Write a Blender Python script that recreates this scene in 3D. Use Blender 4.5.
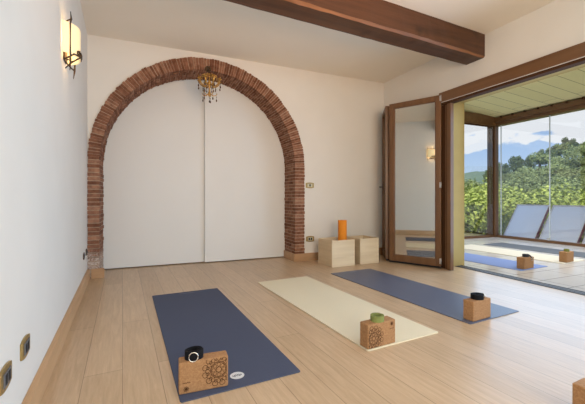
import bpy, bmesh, math, random
from mathutils import Vector, Matrix, Euler, noise

random.seed(7)
sc = bpy.context.scene
for o in list(bpy.data.objects):
    bpy.data.objects.remove(o)
COL = sc.collection
PI = math.pi

# ------------------------------------------------------------------ camera
F = 337.7
cam_d = bpy.data.cameras.new('camera')
cam = bpy.data.objects.new('camera', cam_d)
COL.objects.link(cam)
cam.location = (0, 0, 0.957)
cam.rotation_euler = (PI / 2, 0, -0.4664)
cam_d.sensor_width = 36
cam_d.sensor_fit = 'HORIZONTAL'
cam_d.lens = F / 585 * 36
cam_d.shift_y = -(202 - 197.13) / 585
cam_d.clip_start = 0.02
cam_d.clip_end = 1000
sc.camera = cam

# ------------------------------------------------------------------ world
w = bpy.data.worlds.new('world')
sc.world = w
w.use_nodes = True
nt = w.node_tree
nt.nodes.clear()
N = nt.nodes.new
L = nt.links.new
out = N('ShaderNodeOutputWorld')
bg = N('ShaderNodeBackground')
bg.inputs['Strength'].default_value = 1.0
tc = N('ShaderNodeTexCoord')
sep = N('ShaderNodeSeparateXYZ')
L(tc.outputs['Generated'], sep.inputs[0])
grad = N('ShaderNodeValToRGB')
e = grad.color_ramp.elements
e[0].position = 0.0
e[0].color = (0.58, 0.72, 0.90, 1)
e[1].position = 0.45
e[1].color = (0.20, 0.40, 0.76, 1)
x = grad.color_ramp.elements.new(0.12)
x.color = (0.40, 0.58, 0.86, 1)
L(sep.outputs['Z'], grad.inputs['Fac'])
mp = N('ShaderNodeMapping')
mp.inputs['Scale'].default_value = (2.2, 2.2, 6.0)
mp.inputs['Location'].default_value = (5.2, 2.2, 1.4)
L(tc.outputs['Generated'], mp.inputs[0])
nz = N('ShaderNodeTexNoise')
nz.inputs['Scale'].default_value = 2.8
nz.inputs['Detail'].default_value = 7
nz.inputs['Roughness'].default_value = 0.55
L(mp.outputs[0], nz.inputs['Vector'])
# a bank of cloud a little above the hills: denser between 9 and 20 degrees of elevation
bank = N('ShaderNodeValToRGB')
b = bank.color_ramp.elements
b[0].position = 0.0
b[0].color = (0.30, 0.30, 0.30, 1)
b[1].position = 1.0
b[1].color = (0.42, 0.42, 0.42, 1)
for pos, v in ((0.09, 0.36), (0.118, 0.40), (0.14, 0.60), (0.175, 0.66), (0.205, 0.54), (0.25, 0.42), (0.34, 0.40)):
    q = bank.color_ramp.elements.new(pos)
    q.color = (v, v, v, 1)
L(sep.outputs['Z'], bank.inputs['Fac'])
addn = N('ShaderNodeMath')
addn.operation = 'ADD'
L(nz.outputs['Fac'], addn.inputs[0])
L(bank.outputs['Color'], addn.inputs[1])
cr = N('ShaderNodeValToRGB')
cr.color_ramp.elements[0].position = 0.97
cr.color_ramp.elements[0].color = (0, 0, 0, 1)
cr.color_ramp.elements[1].position = 1.11
cr.color_ramp.elements[1].color = (1, 1, 1, 1)
L(addn.outputs[0], cr.inputs['Fac'])
mixc = N('ShaderNodeMix')
mixc.data_type = 'RGBA'
L(cr.outputs['Color'], mixc.inputs[0])
L(grad.outputs['Color'], mixc.inputs[6])
mixc.inputs[7].default_value = (0.84, 0.88, 0.93, 1)
L(mixc.outputs[2], bg.inputs['Color'])
L(bg.outputs[0], out.inputs['Surface'])

# ------------------------------------------------------------------ the two frames of the house
A0 = -0.0597                      # back wall, right wall and veranda stand a few degrees askew to the left wall
O0 = Vector((3.837, 4.377, 0))
RB = Matrix.Rotation(A0, 4, 'Z')
MB_ = Matrix.Translation(O0) @ RB


def toW(s, d, z=0.0):
    return MB_ @ Vector((s, d, z))


# ------------------------------------------------------------------ lights
def area(name, loc, target, sx, sy, power, color, spread=PI):
    ld = bpy.data.lights.new(name, 'AREA')
    ld.shape = 'RECTANGLE'
    ld.size = sx
    ld.size_y = sy
    ld.energy = power
    ld.color = color
    ld.spread = spread
    lo = bpy.data.objects.new(name, ld)
    COL.objects.link(lo)
    lo.location = loc
    lo.rotation_euler = (Vector(target) - Vector(loc)).to_track_quat('-Z', 'Y').to_euler()
    return lo


sun_d = bpy.data.lights.new('sun', 'SUN')
sun_d.energy = 3.4
sun_d.angle = math.radians(2)
sun_d.color = (1.0, 0.93, 0.82)
sun = bpy.data.objects.new('sun', sun_d)
COL.objects.link(sun)
sun.rotation_euler = Vector((0.72, 0.25, -0.85)).to_track_quat('-Z', 'Y').to_euler()

# daylight of the open sky through the veranda's glass front
area('veranda_daylight', toW(0.60, -3.9, 1.16), toW(-2.0, -3.9, 1.10), 5.2, 2.1, 78, (0.47, 0.70, 1.0), 2.4)
area('veranda_fill', toW(2.5, -1.6, 2.62), toW(2.5, -1.6, 0), 2.2, 4.6, 66, (0.98, 0.98, 0.96), 2.0)  # unseen fill added under the veranda ceiling to brighten the terrace
# unseen fill panel added behind the camera to brighten the room
area('rear_fill', (1.0, -2.2, 1.6), (0.9, 4.0, 1.1), 2.4, 1.8, 90, (0.98, 0.97, 0.90))
# warm unseen fill added out of view, aimed up to tint the ceiling
area('warm_ceiling_fill', (1.3, 0.0, 1.7), (1.5, 2.4, 2.87), 0.7, 0.7, 18, (1.0, 0.46, 0.12), 1.9)

sc.view_settings.view_transform = 'Standard'
sc.view_settings.look = 'None'
sc.view_settings.gamma = 1
sc.view_settings.use_curve_mapping = False
sc.view_settings.exposure = 0.0


# ------------------------------------------------------------------ materials
def base_mat(name, rough=0.5, spec=0.5, metal=0.0):
    m = bpy.data.materials.new(name)
    m.use_nodes = True
    p = m.node_tree.nodes['Principled BSDF']
    p.inputs['Roughness'].default_value = rough
    p.inputs['Specular IOR Level'].default_value = spec
    p.inputs['Metallic'].default_value = metal
    return m, m.node_tree, p


def c4(c):
    return (c[0], c[1], c[2], 1)


def plain(name, c, rough=0.5, spec=0.5, metal=0.0, var=0.06, scale=20, bump=0.0, stretch=(1, 1, 1)):
    """one colour with a little noise in it"""
    m, t, p = base_mat(name, rough, spec, metal)
    tcn = t.nodes.new('ShaderNodeTexCoord')
    mpn = t.nodes.new('ShaderNodeMapping')
    mpn.inputs['Scale'].default_value = stretch
    n = t.nodes.new('ShaderNodeTexNoise')
    n.inputs['Scale'].default_value = scale
    n.inputs['Detail'].default_value = 4
    t.links.new(tcn.outputs['Object'], mpn.inputs[0])
    t.links.new(mpn.outputs[0], n.inputs['Vector'])
    r = t.nodes.new('ShaderNodeValToRGB')
    r.color_ramp.elements[0].position = 0.3
    r.color_ramp.elements[1].position = 0.7
    r.color_ramp.elements[0].color = c4([v * (1 - var) for v in c])
    r.color_ramp.elements[1].color = c4([min(1, v * (1 + var)) for v in c])
    t.links.new(n.outputs['Fac'], r.inputs['Fac'])
    t.links.new(r.outputs['Color'], p.inputs['Base Color'])
    if bump:
        bn = t.nodes.new('ShaderNodeBump')
        bn.inputs['Strength'].default_value = bump
        bn.inputs['Distance'].default_value = 0.01
        t.links.new(n.outputs['Fac'], bn.inputs['Height'])
        t.links.new(bn.outputs[0], p.inputs['Normal'])
    return m


def wood(name, c1, c2, axis='X', scale=6.0, rough=0.5, spec=0.4, bump=0.15, knots=0.0):
    """grain running along one axis of the object"""
    m, t, p = base_mat(name, rough, spec)
    nd, lk = t.nodes.new, t.links.new
    tcn = nd('ShaderNodeTexCoord')
    mpn = nd('ShaderNodeMapping')
    st = {'X': (0.12, 1.6, 1.6), 'Y': (1.6, 0.12, 1.6), 'Z': (1.6, 1.6, 0.12)}[axis]
    mpn.inputs['Scale'].default_value = st
    lk(tcn.outputs['Object'], mpn.inputs[0])
    n = nd('ShaderNodeTexNoise')
    n.inputs['Scale'].default_value = scale
    n.inputs['Detail'].default_value = 6
    n.inputs['Roughness'].default_value = 0.65
    n.inputs['Distortion'].default_value = 0.4
    lk(mpn.outputs[0], n.inputs['Vector'])
    r = nd('ShaderNodeValToRGB')
    r.color_ramp.elements[0].position = 0.32
    r.color_ramp.elements[1].position = 0.68
    r.color_ramp.elements[0].color = c4(c1)
    r.color_ramp.elements[1].color = c4(c2)
    lk(n.outputs['Fac'], r.inputs['Fac'])
    last = r.outputs['Color']
    if knots:
        v = nd('ShaderNodeTexNoise')
        v.inputs['Scale'].default_value = 3.2
        v.inputs['Detail'].default_value = 3
        lk(tcn.outputs['Object'], v.inputs['Vector'])
        rr = nd('ShaderNodeValToRGB')
        rr.color_ramp.elements[0].position = 0.60
        rr.color_ramp.elements[1].position = 0.72
        lk(v.outputs['Fac'], rr.inputs['Fac'])
        mx = nd('ShaderNodeMix')
        mx.data_type = 'RGBA'
        mm = nd('ShaderNodeMath')
        mm.operation = 'MULTIPLY'
        mm.inputs[1].default_value = knots
        lk(rr.outputs['Color'], mm.inputs[0])
        lk(mm.outputs[0], mx.inputs[0])
        lk(last, mx.inputs[6])
        mx.inputs[7].default_value = c4([v_ * 0.35 for v_ in c1])
        last = mx.outputs[2]
    lk(last, p.inputs['Base Color'])
    bn = nd('ShaderNodeBump')
    bn.inputs['Strength'].default_value = bump
    bn.inputs['Distance'].default_value = 0.006
    lk(n.outputs['Fac'], bn.inputs['Height'])
    lk(bn.outputs[0], p.inputs['Normal'])
    return m


def planks_mat(name, c1, c2, seam, length, width, rot=0.0, rough=0.35, spec=0.5, grain=0.10, coat=0.0, offset=0.37, seamw=0.003):
    m, t, p = base_mat(name, rough, spec)
    nd, lk = t.nodes.new, t.links.new
    tcn = nd('ShaderNodeTexCoord')
    mpn = nd('ShaderNodeMapping')
    mpn.inputs['Rotation'].default_value = (0, 0, rot)
    lk(tcn.outputs['Object'], mpn.inputs[0])
    br = nd('ShaderNodeTexBrick')
    br.offset = offset
    br.offset_frequency = 2
    br.squash = 1.0
    br.inputs['Scale'].default_value = 1.0
    br.inputs['Brick Width'].default_value = length
    br.inputs['Row Height'].default_value = width
    br.inputs['Mortar Size'].default_value = seamw
    br.inputs['Mortar Smooth'].default_value = 0.3
    br.inputs['Bias'].default_value = 0.0
    br.inputs['Color1'].default_value = c4(c1)
    br.inputs['Color2'].default_value = c4(c2)
    br.inputs['Mortar'].default_value = c4(seam)
    lk(mpn.outputs[0], br.inputs['Vector'])
    mg = nd('ShaderNodeMapping')
    mg.inputs['Scale'].default_value = (0.7, 9, 9)
    lk(mpn.outputs[0], mg.inputs[0])
    n = nd('ShaderNodeTexNoise')
    n.inputs['Scale'].default_value = 5
    n.inputs['Detail'].default_value = 7
    n.inputs['Roughness'].default_value = 0.7
    n.inputs['Distortion'].default_value = 0.6
    lk(mg.outputs[0], n.inputs['Vector'])
    r = nd('ShaderNodeValToRGB')
    r.color_ramp.elements[0].position = 0.3
    r.color_ramp.elements[1].position = 0.7
    r.color_ramp.elements[0].color = c4([1 - grain * 1.6, 1 - grain * 1.9, 1 - grain * 2.2])
    r.color_ramp.elements[1].color = c4([1, 1, 1])
    lk(n.outputs['Fac'], r.inputs['Fac'])
    mx = nd('ShaderNodeMix')
    mx.data_type = 'RGBA'
    mx.blend_type = 'MULTIPLY'
    mx.inputs[0].default_value = 1.0
    lk(br.outputs['Color'], mx.inputs[6])
    lk(r.outputs['Color'], mx.inputs[7])
    lk(mx.outputs[2], p.inputs['Base Color'])
    p.inputs['Coat Weight'].default_value = coat
    p.inputs['Coat Roughness'].default_value = 0.24
    bn = nd('ShaderNodeBump')
    bn.inputs['Strength'].default_value = 0.08
    bn.inputs['Distance'].default_value = 0.003
    lk(n.outputs['Fac'], bn.inputs['Height'])
    lk(bn.outputs[0], p.inputs['Normal'])
    return m


def brick_mat(name, c1, c2, c3, worn=False):
    m, t, p = base_mat(name, 0.9, 0.2)
    nd, lk = t.nodes.new, t.links.new
    g = nd('ShaderNodeNewGeometry')
    r = nd('ShaderNodeValToRGB')
    r.color_ramp.elements[0].color = c4(c1)
    r.color_ramp.elements[1].color = c4(c3)
    q = r.color_ramp.elements.new(0.5)
    q.color = c4(c2)
    lk(g.outputs['Random Per Island'], r.inputs['Fac'])
    tcn = nd('ShaderNodeTexCoord')
    n = nd('ShaderNodeTexNoise')
    n.inputs['Scale'].default_value = 22
    n.inputs['Detail'].default_value = 6
    lk(tcn.outputs['Object'], n.inputs['Vector'])
    rr = nd('ShaderNodeValToRGB')
    rr.color_ramp.elements[0].position = 0.3
    rr.color_ramp.elements[0].color = (0.55, 0.5, 0.5, 1)
    rr.color_ramp.elements[1].position = 0.7
    rr.color_ramp.elements[1].color = (1.1, 1.1, 1.1, 1)
    lk(n.outputs['Fac'], rr.inputs['Fac'])
    mx = nd('ShaderNodeMix')
    mx.data_type = 'RGBA'
    mx.blend_type = 'MULTIPLY'
    mx.inputs[0].default_value = 1
    lk(r.outputs['Color'], mx.inputs[6])
    lk(rr.outputs['Color'], mx.inputs[7])
    last = mx.outputs[2]
    if worn:
        # flaked whitewash on the lowest courses of the left pier
        sp = nd('ShaderNodeSeparateXYZ')
        lk(tcn.outputs['Object'], sp.inputs[0])
        a = nd('ShaderNodeMapRange')
        a.inputs['From Min'].default_value = 0.48
        a.inputs['From Max'].default_value = 0.22
        lk(sp.outputs['Z'], a.inputs['Value'])
        n2 = nd('ShaderNodeTexNoise')
        n2.inputs['Scale'].default_value = 58
        n2.inputs['Detail'].default_value = 5
        lk(tcn.outputs['Object'], n2.inputs['Vector'])
        ad = nd('ShaderNodeMath')
        ad.operation = 'MULTIPLY'
        lk(a.outputs[0], ad.inputs[0])
        lk(n2.outputs['Fac'], ad.inputs[1])
        r3 = nd('ShaderNodeValToRGB')
        r3.color_ramp.elements[0].position = 0.30
        r3.color_ramp.elements[1].position = 0.60
        lk(ad.outputs[0], r3.inputs['Fac'])
        le = nd('ShaderNodeMath')
        le.operation = 'LESS_THAN'
        le.inputs[1].default_value = -3.0
        lk(sp.outputs['X'], le.inputs[0])
        mu = nd('ShaderNodeMath')
        mu.operation = 'MULTIPLY'
        lk(r3.outputs['Color'], mu.inputs[0])
        lk(le.outputs[0], mu.inputs[1])
        m2 = nd('ShaderNodeMix')
        m2.data_type = 'RGBA'
        lk(mu.outputs[0], m2.inputs[0])
        lk(last, m2.inputs[6])
        m2.inputs[7].default_value = (0.60, 0.52, 0.46, 1)
        last = m2.outputs[2]
    lk(last, p.inputs['Base Color'])
    bn = nd('ShaderNodeBump')
    bn.inputs['Strength'].default_value = 0.5
    bn.inputs['Distance'].default_value = 0.006
    lk(n.outputs['Fac'], bn.inputs['Height'])
    lk(bn.outputs[0], p.inputs['Normal'])
    return m


def glass_mat(name, f0, tint=(1, 1, 1), rough=0.0):
    """thin window pane: clear, with a mirror that grows towards grazing view"""
    m = bpy.data.materials.new(name)
    m.use_nodes = True
    t = m.node_tree
    t.nodes.clear()
    o = t.nodes.new('ShaderNodeOutputMaterial')
    tr = t.nodes.new('ShaderNodeBsdfTransparent')
    tr.inputs[0].default_value = c4(tint)
    gl = t.nodes.new('ShaderNodeBsdfGlossy')
    gl.inputs['Roughness'].default_value = rough
    gl.inputs['Color'].default_value = (0.98, 0.95, 0.87, 1)
    mx = t.nodes.new('ShaderNodeMixShader')
    lw = t.nodes.new('ShaderNodeLayerWeight')
    lw.inputs['Blend'].default_value = 0.5
    pw = t.nodes.new('ShaderNodeMath')
    pw.operation = 'POWER'
    pw.inputs[1].default_value = 4.0
    t.links.new(lw.outputs['Facing'], pw.inputs[0])
    mr = t.nodes.new('ShaderNodeMapRange')
    mr.inputs['To Min'].default_value = f0
    mr.inputs['To Max'].default_value = 1.0
    t.links.new(pw.outputs[0], mr.inputs['Value'])
    t.links.new(mr.outputs[0], mx.inputs[0])
    t.links.new(tr.outputs[0], mx.inputs[1])
    t.links.new(gl.outputs[0], mx.inputs[2])
    t.links.new(mx.outputs[0], o.inputs['Surface'])
    return m


def leaf_mat(name, c1, c2):
    m, t, p = base_mat(name, 0.75, 0.2)
    nd, lk = t.nodes.new, t.links.new
    g = nd('ShaderNodeNewGeometry')
    oi = nd('ShaderNodeObjectInfo')
    r = nd('ShaderNodeValToRGB')
    r.color_ramp.elements[0].color = c4(c1)
    r.color_ramp.elements[1].color = c4(c2)
    lk(g.outputs['Random Per Island'], r.inputs['Fac'])
    mr = nd('ShaderNodeMapRange')
    mr.inputs['To Min'].default_value = 0.7
    mr.inputs['To Max'].default_value = 1.25
    lk(oi.outputs['Random'], mr.inputs['Value'])
    mx = nd('ShaderNodeMix')
    mx.data_type = 'RGBA'
    mx.blend_type = 'MULTIPLY'
    mx.inputs[0].default_value = 1
    lk(r.outputs['Color'], mx.inputs[6])
    lk(mr.outputs[0], mx.inputs[7])
    lk(mx.outputs[2], p.inputs['Base Color'])
    return m


def emit(name, c, s):
    m = bpy.data.materials.new(name)
    m.use_nodes = True
    p = m.node_tree.nodes['Principled BSDF']
    p.inputs['Base Color'].default_value = c4(c)
    p.inputs['Emission Color'].default_value = c4(c)
    p.inputs['Emission Strength'].default_value = s
    p.inputs['Roughness'].default_value = 0.4
    return m


M = {}
M['plaster'] = plain('white_plaster', (0.79, 0.765, 0.715), 0.9, 0.2, var=0.015, scale=3, bump=0.03)
M['ceiling'] = plain('ceiling_plaster', (0.88, 0.82, 0.72), 0.9, 0.2, var=0.012, scale=2, bump=0.02)
M['door'] = plain('painted_white_panel', (0.80, 0.81, 0.80), 0.6, 0.3, var=0.008, scale=2)
M['oak'] = planks_mat('oak_floor', (0.69, 0.515, 0.345), (0.60, 0.44, 0.285), (0.33, 0.225, 0.14), 2.1, 0.185, rot=PI / 2, rough=0.34, spec=0.5, grain=0.15, seamw=0.0018, coat=0.0)
M['oak_trim'] = wood('oak_skirting', (0.50, 0.30, 0.15), (0.62, 0.40, 0.22), 'Y', 7, 0.45)
M['oak_trim_x'] = wood('oak_skirting_cross', (0.42, 0.25, 0.13), (0.55, 0.34, 0.19), 'X', 7, 0.45)
M['beam'] = wood('dark_stained_beam', (0.050, 0.020, 0.0095), (0.120, 0.050, 0.022), 'X', 6, 0.5, 0.4, 0.35, knots=0.8)
M['beam_edge'] = wood('beam_arris_highlight', (0.13, 0.052, 0.02), (0.28, 0.125, 0.05), 'X', 9, 0.5)  # highlight along the arris put into a lighter wood colour
M['brown'] = wood('brown_stained_frame', (0.135, 0.062, 0.024), (0.20, 0.098, 0.042), 'Z', 7, 0.38, 0.5, 0.1)
M['brown_h'] = wood('brown_stained_rail', (0.135, 0.062, 0.024), (0.20, 0.098, 0.042), 'Y', 7, 0.38, 0.5, 0.1)
M['darkbrown'] = plain('dark_frame_edge', (0.075, 0.034, 0.016), 0.85, 0.08)
M['rubber'] = plain('black_seal', (0.012, 0.012, 0.013), 0.6, 0.3)
M['alu'] = plain('brushed_aluminium', (0.62, 0.63, 0.64), 0.35, 0.5, 0.9, var=0.03)
M['track_grey'] = plain('track_rail_grey', (0.16, 0.16, 0.165), 0.55, 0.4)
M['white_metal'] = plain('white_track', (0.78, 0.77, 0.74), 0.4)
M['brick'] = brick_mat('old_brick', (0.21, 0.092, 0.054), (0.30, 0.140, 0.084), (0.41, 0.225, 0.145), worn=True)
M['mortar'] = plain('lime_mortar', (0.44, 0.32, 0.235), 0.95, 0.1, var=0.2, scale=30, bump=0.3)
M['yellow'] = plain('yellow_exterior_plaster', (0.47, 0.36, 0.15), 0.85, 0.2, var=0.05, scale=5)
M['veranda_boards'] = planks_mat('pale_yellow_boards', (0.86, 0.77, 0.41), (0.80, 0.71, 0.37), (0.30, 0.25, 0.11), 6.0, 0.30, rough=0.55, spec=0.3, grain=0.03, seamw=0.006)
M['tiles'] = planks_mat('terrace_tiles', (0.66, 0.63, 0.60), (0.61, 0.58, 0.55), (0.22, 0.22, 0.19), 0.62, 0.31, rough=0.22, spec=0.5, grain=0.04, seamw=0.006, offset=0.0)
M['navy'] = plain('navy_mat_rubber', (0.074, 0.089, 0.146), 0.75, 0.25, var=0.05, scale=220, bump=0.2)
M['slate'] = plain('slate_blue_mat_rubber', (0.100, 0.118, 0.182), 0.45, 0.6, var=0.07, scale=160, bump=0.2)
M['cream'] = plain('cream_mat_rubber', (0.80, 0.725, 0.54), 0.8, 0.2, var=0.02, scale=180, bump=0.15)
M['blue'] = plain('bright_blue_mat', (0.22, 0.31, 0.62), 0.75, 0.25, var=0.04, scale=120)
M['cream_out'] = plain('pale_cream_mat', (0.70, 0.66, 0.56), 0.8, 0.2, var=0.02, scale=120)
M['grey'] = plain('charcoal_grey_mat', (0.13, 0.145, 0.17), 0.75, 0.25, var=0.05, scale=120)
M['logo'] = plain('white_print', (0.74, 0.75, 0.77), 0.6, var=0.01)
M['logo_dim'] = plain('pale_grey_print', (0.32, 0.34, 0.42), 0.6, var=0.01)
M['logo_ink'] = plain('navy_print', (0.03, 0.035, 0.07), 0.6, var=0.01)


def cork_mat():
    m, t, p = base_mat('cork', 0.8, 0.25)
    nd, lk = t.nodes.new, t.links.new
    tcn = nd('ShaderNodeTexCoord')
    v = nd('ShaderNodeTexVoronoi')
    v.inputs['Scale'].default_value = 170
    lk(tcn.outputs['Object'], v.inputs['Vector'])
    n = nd('ShaderNodeTexNoise')
    n.inputs['Scale'].default_value = 60
    n.inputs['Detail'].default_value = 5
    lk(tcn.outputs['Object'], n.inputs['Vector'])
    r = nd('ShaderNodeValToRGB')
    r.color_ramp.elements[0].color = (0.27, 0.135, 0.058, 1)
    r.color_ramp.elements[1].color = (0.50, 0.28, 0.135, 1)
    sp = nd('ShaderNodeSeparateColor')
    lk(v.outputs['Color'], sp.inputs[0])
    ad = nd('ShaderNodeMath')
    ad.operation = 'MULTIPLY_ADD'
    ad.inputs[1].default_value = 0.45
    lk(sp.outputs[0], ad.inputs[0])
    mu = nd('ShaderNodeMath')
    mu.operation = 'MULTIPLY'
    mu.inputs[1].default_value = 0.6
    lk(n.outputs['Fac'], mu.inputs[0])
    lk(mu.outputs[0], ad.inputs[2])
    lk(ad.outputs[0], r.inputs['Fac'])
    lk(r.outputs['Color'], p.inputs['Base Color'])
    return m


M['cork'] = cork_mat()
M['burnt'] = plain('burnt_print', (0.085, 0.036, 0.016), 0.8, 0.1, var=0.05)
M['black_web'] = plain('black_cotton_webbing', (0.012, 0.012, 0.014), 0.9, 0.15, var=0.3, scale=300)
M['green_web'] = plain('green_cotton_webbing', (0.235, 0.265, 0.085), 0.9, 0.15, var=0.15, scale=300)
M['dark_web'] = plain('dark_grey_webbing', (0.055, 0.055, 0.065), 0.9, 0.15, var=0.2, scale=300)
M['ring'] = plain('nickel_ring', (0.75, 0.72, 0.66), 0.25, 0.5, 1.0, var=0.02)
M['box_wood'] = wood('pale_glued_pine', (0.68, 0.54, 0.36), (0.82, 0.70, 0.50), 'X', 5, 0.6, 0.3, 0.06)
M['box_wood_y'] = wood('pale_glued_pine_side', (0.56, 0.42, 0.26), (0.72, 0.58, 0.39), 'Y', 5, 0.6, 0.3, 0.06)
M['orange'] = plain('orange_foam', (0.80, 0.27, 0.022), 0.7, 0.25, var=0.05, scale=80)
M['orange_dark'] = plain('orange_foam_core', (0.45, 0.13, 0.012), 0.8, 0.2)
M['brass'] = plain('aged_brass', (0.42, 0.30, 0.12), 0.4, 0.5, 0.8, var=0.1)
M['insert_grey'] = plain('grey_socket_insert', (0.13, 0.13, 0.14), 0.5)
M['insert_light'] = plain('ivory_switch_plate', (0.58, 0.54, 0.38), 0.45)
M['iron'] = plain('dark_bronze_iron', (0.09, 0.055, 0.03), 0.5, 0.5, 0.6)
M['shade'] = emit('glowing_cream_glass', (0.95, 0.74, 0.42), 0.56)
M['gold'] = plain('gold_leaf_metal', (0.60, 0.34, 0.09), 0.35, 0.5, 0.7, var=0.15)
M['amber'] = plain('amber_crystal', (0.06, 0.022, 0.010), 0.12, 0.6, 0.0, var=0.1)
M['pane'] = glass_mat('clear_pane', 0.05)
M['door_pane'] = glass_mat('reflecting_double_pane', 0.60, (0.88, 0.90, 0.86))
M['pane_edge'] = plain('pale_glass_edge', (0.66, 0.72, 0.74), 0.3)
M['collector'] = plain('pale_lilac_collector_glass', (0.86, 0.86, 0.93), 0.25, 0.5, var=0.02, scale=4)  # reflected sky put into the pale lilac base colour
M['maroon'] = plain('maroon_collector_edge', (0.24, 0.05, 0.09), 0.5)
M['grass'] = plain('rough_meadow', (0.17, 0.22, 0.05), 0.95, 0.1, var=0.5, scale=1.2)
M['forest_floor'] = plain('forest_ground', (0.12, 0.165, 0.06), 0.95, 0.1, var=0.5, scale=0.35)
M['leaf_oak'] = leaf_mat('oak_leaves', (0.20, 0.255, 0.10), (0.35, 0.41, 0.175))
M['leaf_pine'] = leaf_mat('pine_needles', (0.11, 0.16, 0.075), (0.20, 0.265, 0.12))
M['leaf_bush'] = leaf_mat('shrub_leaves', (0.26, 0.33, 0.06), (0.50, 0.56, 0.14))
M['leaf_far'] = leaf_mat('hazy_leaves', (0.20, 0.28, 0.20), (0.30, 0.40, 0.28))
M['bark'] = plain('bark', (0.10, 0.075, 0.055), 0.95, 0.1, var=0.3, scale=10)


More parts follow.
